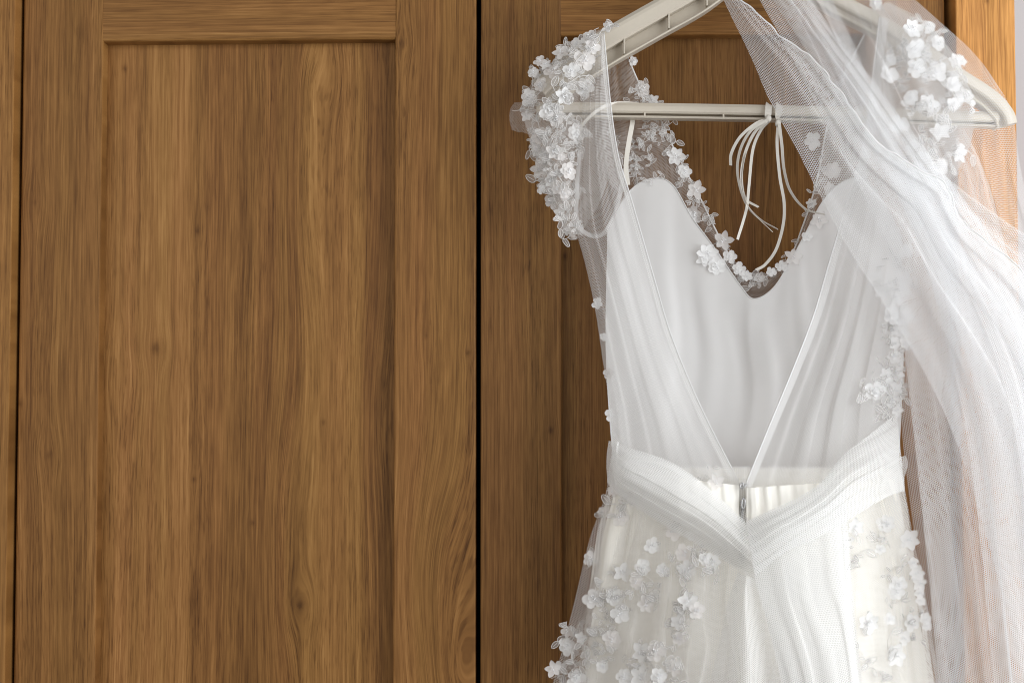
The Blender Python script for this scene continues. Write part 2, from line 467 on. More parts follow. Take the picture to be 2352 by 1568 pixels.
for (px, py) in ((1480, 266), (1660, 270), (1840, 274), (1960, 278)): rib((px, py, DH), cb, 0.0030, 0.0014, 0.0066, 0.004)
hk = [(1745, -75, DH), (1745, -150, DH), (1745, -190, DH), (1790, -225, DH - 0.02), (1790, -262, DH - 0.05), (1760, -275, DH - 0.07)]
hook = tube('hook', hk, 24, 0.0024, plain('hook_steel', (0.55, 0.55, 0.56), 0.3, 1.0), hg, 8)

# ------------------------------------------------------------------ fabrics
T_body = tulle('bodice_tulle', (0.86, 0.855, 0.85), 0.00135, -0.45, 0.7, 0.42, 0.88)
T_slv = tulle('sleeve_tulle', (0.84, 0.82, 0.80), 0.00135, -0.80, 0.45, 0.45, 0.85)
T_lace = tulle('lace_net', (0.82, 0.79, 0.77), 0.00115, -0.45, 0.5, 0.45, 0.85, 1.1)
T_veil = tulle('veil_tulle', (0.95, 0.96, 0.975), 0.0017, -0.45, 0.75, 0.45, 0.86)
T_veil_thin = tulle('veil_tulle_single', (0.95, 0.96, 0.975), 0.0018, -0.85, 0.7, 0.45, 0.82)
T_sash = tulle('sash_tulle', (0.93, 0.93, 0.925), 0.0017, 0.15, 0.8, 0.40, 0.93)
T_band = tulle('hem_tulle', (0.92, 0.92, 0.92), 0.0014, 0.35, 0.6, 0.40, 0.90)
T_tail = tulle('sash_tail_tulle', (0.86, 0.86, 0.855), 0.0017, 0.15, 0.8, 0.34, 0.93)
T_plain = cloth('facing_organza', (0.9, 0.9, 0.9), 0.5, 0.4, 0.2, 0.0, 0.70)
T_skirt = tulle('skirt_tulle', (0.95, 0.945, 0.94), 0.0019, -0.50, 0.7, 0.38, 0.86)
T_under = tulle('underskirt_net', (0.96, 0.945, 0.91), 0.0016, 0.5, 0.8, 0.28, 0.97)
satin = cloth('lining_satin', (0.85, 0.845, 0.84), 0.45, 0.22, 0.2)
ivory = cloth('ivory_lining', (0.96, 0.94, 0.885), 0.6, 0.0, 0.2)
hem_m = cloth('hem_thread', (0.9, 0.9, 0.9), 0.4, 0.2, 0.3)
petal_m = cloth('petal_organza', (0.965, 0.965, 0.965), 0.35, 0.28, 0.3, 0.0, 0.12)
petal_w = cloth('petal_blush', (0.95, 0.93, 0.92), 0.35, 0.35, 0.3, 0.0, 0.15)
thread_m = cloth('lace_thread', (0.88, 0.865, 0.85), 0.35, 0.2, 0.4)
rib_m = cloth('ribbon_satin', (0.80, 0.765, 0.70), 0.30, 0.1, 0.2)
bead_m = plain('bead_glass', (0.85, 0.85, 0.86), 0.08, 0.0, 0.9, 0.02, 0.8)
metal = plain('zip_metal', (0.42, 0.42, 0.43), 0.3, 1.0)

dress = thing('wedding_dress', 'white tulle wedding dress with flower appliques hanging from a cream hanger', 'dress', tuple(P(1740, 1560, 0.06)))
PARTS = {}

# front bodice lining seen from inside: sweetheart edge down to the waist
top = [(1395, 520), (1447, 438), (1500, 410), (1545, 425), (1590, 500), (1645, 575), (1700, 655), (1731, 686), (1775, 662), (1815, 600), (1850, 535), (1895, 455), (1950, 412), (2005, 430), (2072, 540)]
nT = len(top)
bot = [(1412 + (2062 - 1412) * i / (nT - 1), 1120) for i in range(nT)]
midr = [(0.5 * (a[0] + b[0]) + (0 if i not in (0, nT - 1) else (-12 if i == 0 else 8)), 0.5 * (a[1] + b[1])) for i, (a, b) in enumerate(zip(top, bot))]
lr = []
for k, row in enumerate((top, midr, bot)):
    r_ = []
    for i, (x, y) in enumerate(row):
        u = i / (nT - 1)
        r_.append((x, y, [0.040, 0.048, 0.060][k] + [0.010, -0.006, -0.006][k] * math.sin(math.pi * u)))
    lr.append(r_)
lin_fold = pleats(6, 0.0022, 0.02, 3, 0.5, env=lambda U, V: 0.25 + 0.75 * np.sin(np.pi * np.clip(V * 1.1, 0, 1)))
PARTS['lining'] = loft('bodice_lining', lr, 140, 70, satin, dress, lin_fold)

# cup seam cord on the sweetheart edge
g = loft_grid(lr, 140, 70, lin_fold)
vs, fs = tube_data(g[0][8:132] + np.array((0, -0.0004, 0.0)), 0.0005, 5)
link_mesh('lining_edge', vs, fs, satin, dress)

# lace yoke of the front, all round the neckline
ye = [(1440, 128), (1472, 200), (1502, 240), (1535, 315), (1575, 392), (1612, 462), (1645, 530), (1682, 600), (1700, 636), (1742, 640), (1782, 622), (1818, 585), (1842, 525), (1864, 460), (1882, 390), (1895, 315), (1915, 235), (1950, 150), (1995, 60), (2020, 0)]
yo = [(1388, 150), (1378, 230), (1380, 310), (1400, 420), (1480, 460), (1555, 500), (1600, 545), (1650, 600), (1690, 665), (1731, 700), (1775, 685), (1812, 640), (1845, 580), (1880, 520), (1930, 455), (1985, 420), (2020, 340), (2035, 250), (2042, 150), (2045, 60)]
PARTS['yoke'] = loft('lace_yoke', rows_of(ye, yo, 0.040, 0.030, 0.036), 24, 110, T_lace, dress, pleats(2, 0.0016, 0.0, 5, 0.6))
vs, fs = tube_data(loft_grid(rows_of(ye, yo, 0.040, 0.030, 0.036), 24, 110, pleats(2, 0.0016, 0.0, 5, 0.6))[:, 0], 0.0008, 5)
link_mesh('neckline_edge', vs, fs, thread_m, dress)

# back panels of sheer tulle with a folded edge, closing in a V at the waist
le = [(1380, 78), (1362, 140), (1341, 215), (1331, 335), (1322, 440), (1322, 520), (1345, 610), (1367, 710), (1385, 830), (1400, 930), (1408, 1020), (1415, 1110)]
re = [(1387, 75), (1394, 150), (1405, 260), (1422, 365), (1448, 450), (1474, 540), (1503, 640), (1540, 765), (1590, 890), (1632, 980), (1668, 1050), (1703, 1118)]
dl = [0.070, 0.074, 0.080, 0.084, 0.084, 0.082, 0.082, 0.084, 0.088, 0.092, 0.096, 0.100]
PARTS['panel_l'] = loft('back_panel', rows_of(le, re, dl, [d + 0.010 for d in dl], [d + 0.016 for d in dl]), 120, 120, T_body, dress,
     pleats(4.2, 0.0029, 0.07, 11, 0.35, env=lambda U, V: np.clip(0.25 + V * 1.3, 0, 1)))
le2 = [(2020, 40), (2006, 160), (1985, 325), (1948, 455), (1905, 600), (1868, 725), (1820, 850), (1768, 975), (1711, 1116)]
re2 = [(2032, 40), (2048, 170), (2066, 325), (2090, 440), (2093, 560), (2084, 690), (2070, 810), (2058, 930), (2066, 1100)]
d2 = [0.072, 0.080, 0.088, 0.090, 0.092, 0.094, 0.098, 0.102, 0.106]
PARTS['panel_r'] = loft('back_panel', rows_of(le2, re2, [d + 0.008 for d in d2], d2, [d + 0.016 for d in d2]), 130, 120, T_body, dress,
     pleats(4.2, 0.0029, 0.07, 17, 0.35, env=lambda U, V: np.clip(0.2 + V * 1.3, 0, 1)))
def edge_band(pts, ds, off, width, nm='folded_edge'):
    return strip(nm, [(x, y, d + off) for (x, y), d in zip(pts, ds)], 60, width, T_sash, dress, 0.0, 0.0008)
def edge_cord(pts, ds, off, r):
    return tube('edge_cord', [(x, y, d + off) for (x, y), d in zip(pts, ds)], 70, r, hem_m, dress, 5)

def flat_band(name, pts, ds, w0, w1, mat, side=1):
    """double folded hem: a narrow loft beside an edge path"""
    a, b = [], []
    n = len(pts)
    for i, (x, y) in enumerate(pts):
        x0, y0 = pts[max(0, i - 1)]; x1, y1 = pts[min(n - 1, i + 1)]
        L = math.hypot(x1 - x0, y1 - y0); nx, ny = (y1 - y0) / L * side, -(x1 - x0) / L * side
        w = w0 + (w1 - w0) * i / (n - 1)
        a.append((x, y)); b.append((x + nx * w, y + ny * w))
    return loft(name, rows_of(a, b, ds, ds), 6, 80, mat, dress)
flat_band('folded_edge', le2, [d + 0.0105 for d in d2], 22, 15, T_band, 1)
flat_band('folded_edge', le2, [d + 0.0098 for d in d2], 20, 13, T_sash, 1)
flat_band('folded_edge', re, [d + 0.0125 for d in dl], 10, 16, T_sash, -1)
edge_cord(re, dl, 0.0128, 0.0005)
edge_cord(le2, d2, 0.0110, 0.0006)

# armhole band and the satin hanging loops
strip('armhole_facing', [(1331, 350, 0.088), (1325, 440, 0.089), (1326, 510, 0.090), (1350, 538, 0.091), (1380, 540, 0.090), (1402, 512, 0.082), (1420, 462, 0.076), (1430, 410, 0.066)], 50, 0.0036, T_plain, dress)
strip('hanging_loop', [(1442, 425, 0.052), (1438, 380, 0.054), (1444, 330, 0.054), (1452, 285, 0.050), (1454, 262, 0.040)], 40, 0.0042, rib_m, dress, 0.3)
strip('hanging_loop', [(1330, 296, 0.066), (1362, 262, 0.066), (1398, 241, 0.062), (1440, 237, 0.054), (1475, 242, 0.044), (1500, 256, 0.040)], 30, 0.0028, rib_m, dress, 0.5)

# cap sleeves: a front half behind the hanger and a back half before it
so = [(1402, 62), (1352, 78), (1290, 125), (1222, 190), (1200, 255), (1222, 335), (1245, 410), (1272, 480), (1312, 548)]
si = [(1386, 76), (1380, 95), (1364, 140), (1342, 212), (1335, 285), (1329, 360), (1323, 440), (1321, 505), (1324, 552)]
PARTS['sleeve_l'] = loft('cap_sleeve', rows_of(so, si, 0.060, 0.080, 0.094), 40, 80, T_slv, dress, pleats(2.5, 0.0028, 0.05, 21, 0.6))
so_b = [(x + 2, y + 2) for x, y in so]; si_b = [(1400, 90), (1402, 130), (1402, 190), (1395, 260), (1392, 330), (1395, 400), (1380, 460), (1350, 510), (1326, 550)]
loft('sleeve_front', rows_of(so_b, si_b, 0.056, 0.036, 0.030), 40, 80, T_lace, dress, pleats(3, 0.003, 0.06, 22, 0.8))
loft('sleeve_puff', rows_of([(1182, 236), (1172, 252), (1170, 275), (1176, 300)], [(1228, 232), (1226, 248), (1226, 275), (1226, 310)], 0.052, 0.060, 0.062), 30, 24, T_slv, dress, pleats(2.5, 0.002, 0.06, 23, 0.4))
ro = [(2042, 4), (2112, 45), (2182, 112), (2226, 185), (2238, 262), (2232, 325), (2205, 385), (2165, 440), (2120, 530)]
ri = [(2012, 18), (2022, 62), (2028, 125), (2032, 190), (2042, 255), (2060, 315), (2082, 380), (2095, 440), (2094, 540)]
PARTS['sleeve_r'] = loft('cap_sleeve', rows_of(ri, ro, 0.082, 0.062, 0.098), 40, 80, T_slv, dress, pleats(2.5, 0.003, 0.05, 25, 0.6))
loft('sleeve_front', rows_of([(x - 30, y + 8) for x, y in ri], [(x - 3, y + 2) for x, y in ro], 0.036, 0.056, 0.030), 40, 80, T_lace, dress, pleats(3, 0.003, 0.06, 26, 0.8))

# skirt: opaque lining, a gathered underskirt of ivory net, an outer layer of tulle
sl_i = [(1410, 1075), (1392, 1150), (1371, 1230), (1352, 1370), (1338, 1480), (1322, 1610)]
sr_i = [(2066, 1075), (2080, 1150), (2092, 1230), (2112, 1360), (2132, 1480), (2150, 1610)]
ds_ = [0.080, 0.078, 0.075, 0.072, 0.070, 0.070]
PARTS['skirt_in'] = loft('skirt_lining', rows_of([(x + 14, y) for x, y in sl_i], [(x - 10, y) for x, y in sr_i], ds_, ds_, [0.092, 0.098, 0.104, 0.112, 0.118, 0.124]), 90, 40, ivory, dress, pleats(7, 0.006, 0.05, 31, 0.3))
PARTS['skirt_mid'] = loft('underskirt', rows_of(sl_i, sr_i, ds_, ds_, [0.104, 0.112, 0.120, 0.130, 0.138, 0.146]), 200, 70, T_under, dress,
     pleats(11, 0.0045, 0.12, 33, 0.35, env=lambda U, V: 0.45 + 0.55 * V))
sl_o = [(1405, 1070), (1386, 1150), (1355, 1235), (1322, 1370), (1293, 1485), (1258, 1610)]
sr_o = [(2070, 1070), (2084, 1150), (2098, 1230), (2122, 1350), (2142, 1460), (2168, 1610)]
PARTS['skirt_out'] = loft('skirt_overlay', rows_of(sl_o, sr_o, [0.078, 0.074, 0.068, 0.064, 0.060, 0.058], ds_, [0.112, 0.121, 0.132, 0.145, 0.155, 0.166]), 220, 80, T_skirt, dress,
     pleats(9, 0.0055, 0.14, 35, 0.35, env=lambda U, V: 0.35 + 0.65 * V))

# waistband with the zip at its middle
def wb(l, r, seed):
    n = 6
    t = [(l[0] + (r[0] - l[0]) * i / n, l[1] + (r[1] - l[1]) * i / n) for i in range(n + 1)]
    D = lambda x: 0.100 + 0.022 * math.sin(math.pi * (x - 1390) / (2075 - 1390))
    rows = [[(x, y, D(x) + 0.002) for x, y in t], [(x, y + 45, D(x) + 0.006) for x, y in t], [(x, y + 85, D(x) + 0.008) for x, y in t]]
    return loft('waistband', rows, 110, 30, ivory, dress, pleats(4 if r[0] < 1700 else 5, 0.0016, 0.04, seed, 0.15))
PARTS['wb_l'] = wb((1560, 1098), (1697, 1114), 41)
PARTS['wb_r'] = wb((1715, 1120), (1900, 1108), 42)
strip('zip_tape', [(1706, 1098, 0.116), (1706, 1200, 0.120), (1706, 1300, 0.122)], 12, 0.0062, cloth('zip_tape', (0.55, 0.53, 0.49), 0.7, 0.0), dress)
zp = link_mesh('zip', *tube_data([tuple(P(1705, y, 0.1235)) for y in range(1150, 1300, 6)], 0.0012, 6), metal, dress)
for k in range(12):
    p = P(1705 + (2 if k % 2 else -2), 1152 + k * 6, 0.125)
    v, f = box_data(p.x - 0.0011, p.x + 0.0011, p.y - 0.0008, p.y + 0.0008, p.z - 0.0005, p.z + 0.0005)
    link_mesh('tooth', v, f, metal, zp, False)
pl = [(1708, 1142, 0.129), (1711, 1150, 0.130), (1710, 1163, 0.130), (1706, 1168, 0.130), (1703, 1160, 0.130), (1705, 1148, 0.130), (1708, 1142, 0.129)]
tube('zip_pull', pl, 24, 0.0007, metal, dress, 6)
tube('hook_and_eye', [(1698, 1112, 0.126), (1704, 1116, 0.128), (1708, 1111, 0.128), (1703, 1109, 0.128), (1700, 1117, 0.128), (1706, 1121, 0.128), (1712, 1114, 0.128), (1716, 1112, 0.127)], 40, 0.0006, metal, dress, 6)

# sash: two gathered strands that cross at the back and fall as tails
sa_t = [(1410, 1002), (1450, 1028), (1530, 1055), (1600, 1098), (1662, 1150), (1712, 1198), (1742, 1240)]
sa_b = [(1394, 1108), (1422, 1140), (1500, 1190), (1585, 1240), (1650, 1278), (1700, 1312), (1738, 1338)]
sfold = pleats(4.2, 0.0007, 0.06, 51, 0.45, fine=0.3)
loft('sash_strand', rows_of(sa_t, sa_b, [0.104, 0.122, 0.130, 0.134, 0.138, 0.142, 0.140], [0.100, 0.116, 0.126, 0.132, 0.136, 0.138, 0.136], [0.118, 0.138, 0.146, 0.150, 0.154, 0.156, 0.150]), 80, 90, T_sash, dress, sfold)
loft('sash_strand', rows_of([(x + 3, y + 8) for x, y in sa_t], [(x, y - 6) for x, y in sa_b], [0.100, 0.118, 0.126, 0.130, 0.134, 0.138, 0.136], [0.098, 0.112, 0.122, 0.128, 0.132, 0.134, 0.132], [0.110, 0.130, 0.138, 0.142, 0.146, 0.148, 0.142]), 60, 70, T_sash, dress, pleats(3.2, 0.0007, 0.05, 52, 0.4, fine=0.1))
# the drape that falls from the right strand, then the strand itself laid over it
cols = [[(1714, 1198, .148), (1734, 1330, .160), (1766, 1450, .166), (1808, 1620, .174)], [(1768, 1176, .150), (1800, 1300, .163), (1828, 1440, .170), (1862, 1620, .178)],
        [(1830, 1152, .149), (1862, 1290, .161), (1882, 1430, .169), (1910, 1620, .178)], [(1885, 1112, .145), (1915, 1240, .157), (1930, 1390, .166), (1955, 1620, .176)],
        [(1932, 1062, .137), (1946, 1210, .151), (1956, 1380, .162), (1982, 1620, .172)]]
rws = [[c[k] for c in cols] for k in range(4)]
loft('sash_tail', rws, 150, 90, T_tail, dress, pleats(4.4, 0.0012, 0.06, 53, 0.3, fine=0.2, env=lambda U, V: 0.3 + 0.7 * V))
loft('sash_tail', [[(x + 4, y + 6, d - 0.006) for x, y, d in r] for r in rws], 120, 70, T_tail, dress, pleats(4, 0.0013, 0.06, 54, 0.3, fine=0.12))
st_t = [(2060, 948), (1992, 1002), (1932, 1050), (1882, 1110), (1820, 1148), (1765, 1172), (1714, 1196)]
st_b = [(2078, 1126), (2040, 1140), (1990, 1168), (1930, 1205), (1865, 1240), (1800, 1270), (1735, 1322)]
dS = [0.104, 0.126, 0.140, 0.150, 0.157, 0.158, 0.152]
loft('sash_strand', rows_of(st_t, st_b, dS, [d + 0.010 for d in dS], [d + 0.014 for d in dS]), 90, 90, T_sash, dress, pleats(4.2, 0.0008, 0.06, 58, 0.5, fine=0.3))
loft('sash_tail', rows_of([(1694, 1312), (1672, 1380), (1655, 1460), (1622, 1610)], [(1736, 1330), (1752, 1400), (1775, 1490), (1805, 1610)], 0.142, 0.146, [0.156, 0.162, 0.166, 0.172]), 80, 70, T_sash, dress, pleats(2.6, 0.0022, 0.07, 55, 0.3, fine=0.1))
# gathered ends of the sash at the side seams
loft('sash_frill', rows_of([(1398, 1012), (1394, 1040), (1393, 1075), (1396, 1110)], [(1425, 1015), (1420, 1045), (1420, 1080), (1424, 1115)], 0.096, 0.118, 0.116), 20, 40, T_sash, dress, pleats(3, 0.002, 0.05, 56, 0.4))
loft('sash_frill', rows_of([(2062, 1050), (2064, 1080), (2064, 1100), (2060, 1130)], [(2080, 1046), (2086, 1068), (2078, 1096), (2078, 1128)], 0.104, 0.090, 0.104), 20, 40, T_sash, dress, pleats(3, 0.002, 0.05, 57, 0.4))

# ------------------------------------------------------------------ flowers and embroidery
def flower_mesh(name, n, r, pointed, layers, cup, seed):
    rg = random.Random(seed); vs, fs = [], []
    for L in range(layers):
        rr = r * (1.0 if L == 0 else 0.50); z0 = 0.0004 + L * 0.0010; cu = cup * (1 + L * 0.8); a0 = rg.random() * 6.28
        for k in range(n):
            a = a0 + 2 * math.pi * (k + rg.uniform(-0.10, 0.10)) / n
            ln = rr * rg.uniform(0.88, 1.1); wd = ln * (0.43 if not pointed else 0.33) * rg.uniform(0.92, 1.1); tw = rg.uniform(-0.25, 0.25); lift = cu * rg.uniform(0.6, 1.5)
            b = len(vs); NR, NC = 6, 5
            for i in range(NR):
                t = i / (NR - 1)
                w = wd * (math.sin(math.pi * min(1, 0.08 + t * (0.86 if not pointed else 0.92))) ** (0.62 if not pointed else 0.9) * (0.45 + 0.75 * t if not pointed else 1.0))
                for j in range(NC):
                    s = j / (NC - 1) * 2 - 1
                    x = ln * t + (0 if pointed else (-0.10 * ln * (1 - abs(s)) * (t ** 6)) + (-0.10 * ln * s * s * t))
                    if pointed and i == NR - 1: x = ln * (1.0 - 0.05 * abs(s))
                    y = w * s
                    z = z0 + lift * ln * t * t + 0.16 * w * s * s + tw * y * t
                    vs.append((x * math.cos(a) - y * math.sin(a), x * math.sin(a) + y * math.cos(a), z))
            for i in range(NR - 1):
                for j in range(NC - 1):
                    q = b + i * NC + j
                    fs.append((q, q + 1, q + NC + 1, q + NC))
    me = bpy.data.meshes.new(name); me.from_pydata(vs, [], fs)
    me.polygons.foreach_set('use_smooth', [True] * len(me.polygons)); me.update()
    return me

def beads_mesh(name, n, r, seed):
    rg = random.Random(seed); vs, fs = [], []
    for k in range(n):
        a = 2 * math.pi * k / n + rg.random(); q = 0 if k == 0 else 0.0019
        c = (q * math.cos(a), q * math.sin(a), 0.0028 + rg.uniform(0, 0.0006)); b = len(vs); rr = r * rg.uniform(0.8, 1.1)
        ring = 6
        vs.append((c[0], c[1], c[2] + rr))
        for t in (0.9, 1.9):
            for s in range(ring):
                th = 2 * math.pi * s / ring
                vs.append((c[0] + rr * math.sin(t) * math.cos(th), c[1] + rr * math.sin(t) * math.sin(th), c[2] + rr * math.cos(t)))
        for s in range(ring):
            s2 = (s + 1) % ring
            fs.append((b, b + 1 + s, b + 1 + s2)); fs.append((b + 1 + s, b + 1 + ring + s, b + 1 + ring + s2, b + 1 + s2))
    me = bpy.data.meshes.new(name); me.from_pydata(vs, [], fs); me.polygons.foreach_set('use_smooth', [True] * len(me.polygons)); me.materials.append(bead_m); me.update()
    return me

FL = []
for i, (n, r, pt, ly, cup) in enumerate([(6, 0.0088, False, 2, 0.06), (5, 0.0092, False, 2, 0.10), (5, 0.0094, True, 1, 0.16), (6, 0.0080, False, 2, 0.14), (5, 0.0085, False, 1, 0.10), (6, 0.0100, True, 1, 0.2)]):
    for mt in (petal_m, petal_w):
        me = flower_mesh('flower', n, r, pt, ly, cup, 10 + i); me.materials.append(mt); FL.append(me)
BD = [beads_mesh('bead_cluster', n, 0.00085, 40 + n) for n in (4, 5, 6)]

def sprig_mesh(name, seed):
    """embroidered spray: leaf-shaped loops of cord on a wavering stem"""
    rg = random.Random(seed); vs, fs, fill = [], [], []
    def add(path, r):
        v, f = tube_data(path, r, 4); b = len(vs); vs.extend(v); fs.extend([tuple(q + b for q in ff) for ff in f])
    L = rg.uniform(0.016, 0.024); am = rg.uniform(0.001, 0.003); ph = rg.random() * 6
    st = [(am * math.sin(ph + t * 5), L * t - L / 2, 0.0008 + 0.0006 * math.sin(t * 7 + ph)) for t in np.linspace(0, 1, 14)]
    add(st, 0.00032)
    for k in range(rg.randint(4, 7)):
        t = rg.random(); i = int(t * 13); x0, y0, z0 = st[i]
        a = rg.uniform(-0.9, 0.9) + (math.pi / 2) + (0.9 if rg.random() < .5 else -0.9); ln = rg.uniform(0.005, 0.0095); wd = ln * rg.uniform(0.25, 0.4); lf = rg.uniform(0.0, 0.003)
        pa = []
        for s in np.linspace(0, 1, 13):
            u = 0.5 - 0.5 * math.cos(2 * math.pi * s); v_ = math.sin(2 * math.pi * s) * wd * (1 - 0.35 * u)
            x, y = ln * u, v_
            pa.append((x0 + x * math.cos(a) - y * math.sin(a), y0 + x * math.sin(a) + y * math.cos(a), z0 + lf * u + rg.uniform(-.0002, .0002)))
        add(pa, 0.00030); fill.append(tuple(range(len(vs), len(vs) + 12))); vs.extend(pa[:12])
        if rg.random() < 0.5:
            add([(x0 + ln * u * math.cos(a), y0 + ln * u * math.sin(a), z0 + lf * u) for u in (0.1, 0.35, 0.6, 0.85)], 0.00022)
    nf = len(fs); fs = fs + fill
    me = bpy.data.meshes.new(name); me.from_pydata(vs, [], fs); me.polygons.foreach_set('use_smooth', [True] * len(me.polygons)); me.materials.append(thread_m); me.materials.append(T_plain)
    me.polygons.foreach_set('material_index', [0] * nf + [1] * len(fill)); me.update()
    return me
SPR = [sprig_mesh('embroidered_sprig', 70 + i) for i in range(9)]

def bvh(keys):
    vs, fs = [], []
    for k in keys:
        o = PARTS[k]; b = len(vs); base = dress.location
        vs += [tuple(v.co + base) for v in o.data.vertices]; fs += [tuple(q + b for q in p.vertices) for p in o.data.polygons]
    return BVHTree.FromPolygons(vs, fs)
def drop(tree, px, py, dflt, strict=False):
    t = P(px, py, dflt); d = (t - CP).normalized()
    loc, nor, _, _ = tree.ray_cast(CP, d)
    if loc is None:
        loc, nor, _, _ = tree.find_nearest(t)
        far = (loc - t - Vector((0, (loc - t).y, 0))).length
        if far > 0.002 and strict: return None, None
        loc = Vector((t.x, loc.y, t.z))
    if nor.y > 0: nor = -nor
    return loc, nor
rf = random.Random(5)
def put(me, tree, px, py, dflt, lift, scale, tilt=0.35, child=None, name='flower'):
    loc, nor = drop(tree, px, py, dflt, name != 'flower')
    if loc is None: return None
    n = (nor * 0.5 + Vector((rf.uniform(-tilt, tilt), -0.8, rf.uniform(-tilt, tilt) + 0.05))).normalized()
    q = n.to_track_quat('Z', 'Y').to_matrix().to_4x4() @ Matrix.Rotation(rf.uniform(0, 6.28), 4, 'Z') @ Matrix.Scale(scale, 4)
    o = bpy.data.objects.new(name, me); COL.objects.link(o); o.parent = dress
    o.matrix_local = Matrix.Translation(loc + n * lift - dress.location) @ q
    if child is not None:
        c = bpy.data.objects.new('bead_cluster', child); COL.objects.link(c); c.parent = o
    return o

def flowers(keys, pts, dflt, warm=0.3, lift=0.0016, size=0.92, extra=0.0):
    tr = bvh(keys)
    pts = list(pts) + [(p[0] + rf.uniform(-16, 16), p[1] + rf.uniform(-16, 16), rf.uniform(0.45, 0.7)) for p in pts if rf.random() < extra]
    for p in pts:
        px, py = p[0], p[1]; s = (p[2] if len(p) > 2 else rf.uniform(0.85, 1.1)) * size
        kind = p[3] if len(p) > 3 else rf.choice([0, 0, 1, 1, 2, 3, 3, 4, 5])
        put(FL[kind * 2 + (1 if rf.random() < warm else 0)], tr, px, py, dflt, lift, s, 0.24, rf.choice(BD))
def sprigs(keys, pts, dflt, lift=0.0008, size=1.0):
    tr = bvh(keys)
    for (px, py) in pts:
        put(rf.choice(SPR), tr, px, py, dflt, lift, size * rf.uniform(0.75, 1.15), 0.15, None, 'embroidered_sprig')

SL = [(1354, 89), (1358, 108, 1.0), (1342, 138, 1.2, 1), (1270, 167, 1.05, 1), (1313, 165), (1243, 198), (1340, 201, 1.15, 0), (1217, 225), (1295, 223, 1.0, 2), (1289, 122, 0.9, 2),
      (1262, 258, 1.1, 1), (1277, 272), (1320, 308, 1.1, 0), (1242, 312, 1.0, 1), (1275, 351, 1.0, 2), (1302, 396, 1.1, 0), (1242, 389), (1269, 416, 0.8), (1282, 436, 0.7),
      (1271, 462, 0.9), (1306, 530, 0.6), (1257, 358), (1237, 345, 0.8), (1253, 425, 0.8), (1298, 448, 0.6), (1398, 66, 0.7, 2), (1228, 165, 0.7), (1325, 105, 0.8), (1212, 268, 0.7), (1290, 490, 0.7), (1255, 150, 0.7)]
flowers(['sleeve_l'], SL, 0.085, 0.45, extra=0.35)
sprigs(['sleeve_l'], [(x + rf.uniform(-22, 22), y + rf.uniform(-25, 25)) for x, y in [p[:2] for p in SL] * 3 if x > 1215] + [(1205, 205), (1215, 355), (1200, 225), (1290, 520), (1312, 545), (1225, 300), (1280, 290), (1300, 330), (1285, 320), (1305, 350)], 0.085)

NK = [(1479, 200, 0.9), (1502, 226, 0.7, 2), (1551, 358, 1.0), (1572, 396, 0.9), (1600, 433, 1.1, 2), (1590, 497, 1.15, 0), (1663, 553, 1.1, 2), (1623, 582, 1.1), (1645, 611, 1.2, 3), (1678, 588, 0.8), (1698, 618, 0.8), (1748, 634, 0.7),
      (1770, 625, 0.6), (1820, 592, 1.0, 2), (1881, 508, 1.0, 2), (1912, 394, 1.1), (1870, 319, 1.0), (1904, 436), (1455, 135, 0.6), (1618, 596, 0.9), (1852, 545, 0.7), (1795, 610, 0.7), (1865, 470, 0.6), (1716, 632, 0.6)]
flowers(['yoke', 'lining'], NK, 0.05, 0.3)
yk = catmull(ye, 60)
sprigs(['yoke', 'lining'], [(x + rf.uniform(-14, 3), y + rf.uniform(-6, 12)) for x, y in yk[3:54]] + [(rf.uniform(1410, 1530), rf.uniform(200, 400)) for _ in range(22)] + [(1460 + rf.uniform(-40, 40), 410 + rf.uniform(-20, 10)) for _ in range(6)], 0.05, 0.0008, 0.8)

SR = [(2090, 72, 1.1, 5), (2098, 118, 1.0, 1), (2146, 105), (2045, 142), (2037, 178), (2103, 160, 1.15, 4), (2146, 171, 1.1, 1), (2094, 227), (2129, 240, 1.1, 2), (2185, 200), (2214, 227, 0.8), (2063, 289, 1.05, 1),
      (2155, 308, 1.1, 2), (2014, 10, 0.8), (2129, 68, 0.8), (2191, 145), (2181, 243, 0.9), (2195, 353, 1.0, 2), (2118, 369, 0.9), (2153, 385), (2118, 410), (2097, 342, 0.7), (2164, 476, 1.0, 2), (2109, 474), (2078, 578)]
flowers(['sleeve_r', 'panel_r'], SR, 0.085, 0.05, lift=0.004, extra=1.0)
sprigs(['sleeve_r'], [(x + rf.uniform(-22, 22), y + rf.uniform(-25, 25)) for x, y in [p[:2] for p in SR] * 3 if y < 450], 0.085)
RE = [(2026, 668, .9, 2), (2055, 684), (2073, 663), (2068, 642), (2074, 728), (2074, 764, .8), (2078, 790, .7, 2), (2042, 723), (2047, 756), (2052, 819), (2057, 858, .9, 2), (2008, 897, 1.1, 1), (2034, 862, .8), (2037, 886), (2056, 895, .8), (2058, 941, .7, 2), (2050, 790, .8), (2045, 920, .8)]
flowers(['panel_r'], RE, 0.10, 0.0)
sprigs(['panel_r'], [(x + rf.uniform(-15, 5), y + rf.uniform(-20, 20)) for x, y in [p[:2] for p in RE]] + [(2018, 938), (2000, 905), (2025, 955), (2035, 600), (2060, 610)], 0.10)
LE = [(1371, 697, .65, 1), (1386, 772, .5), (1396, 858, .65, 1), (1406, 954, 0.9, 4), (1414, 996, .6, 2)]
flowers(['panel_l'], LE, 0.085, 0.2, -0.002)

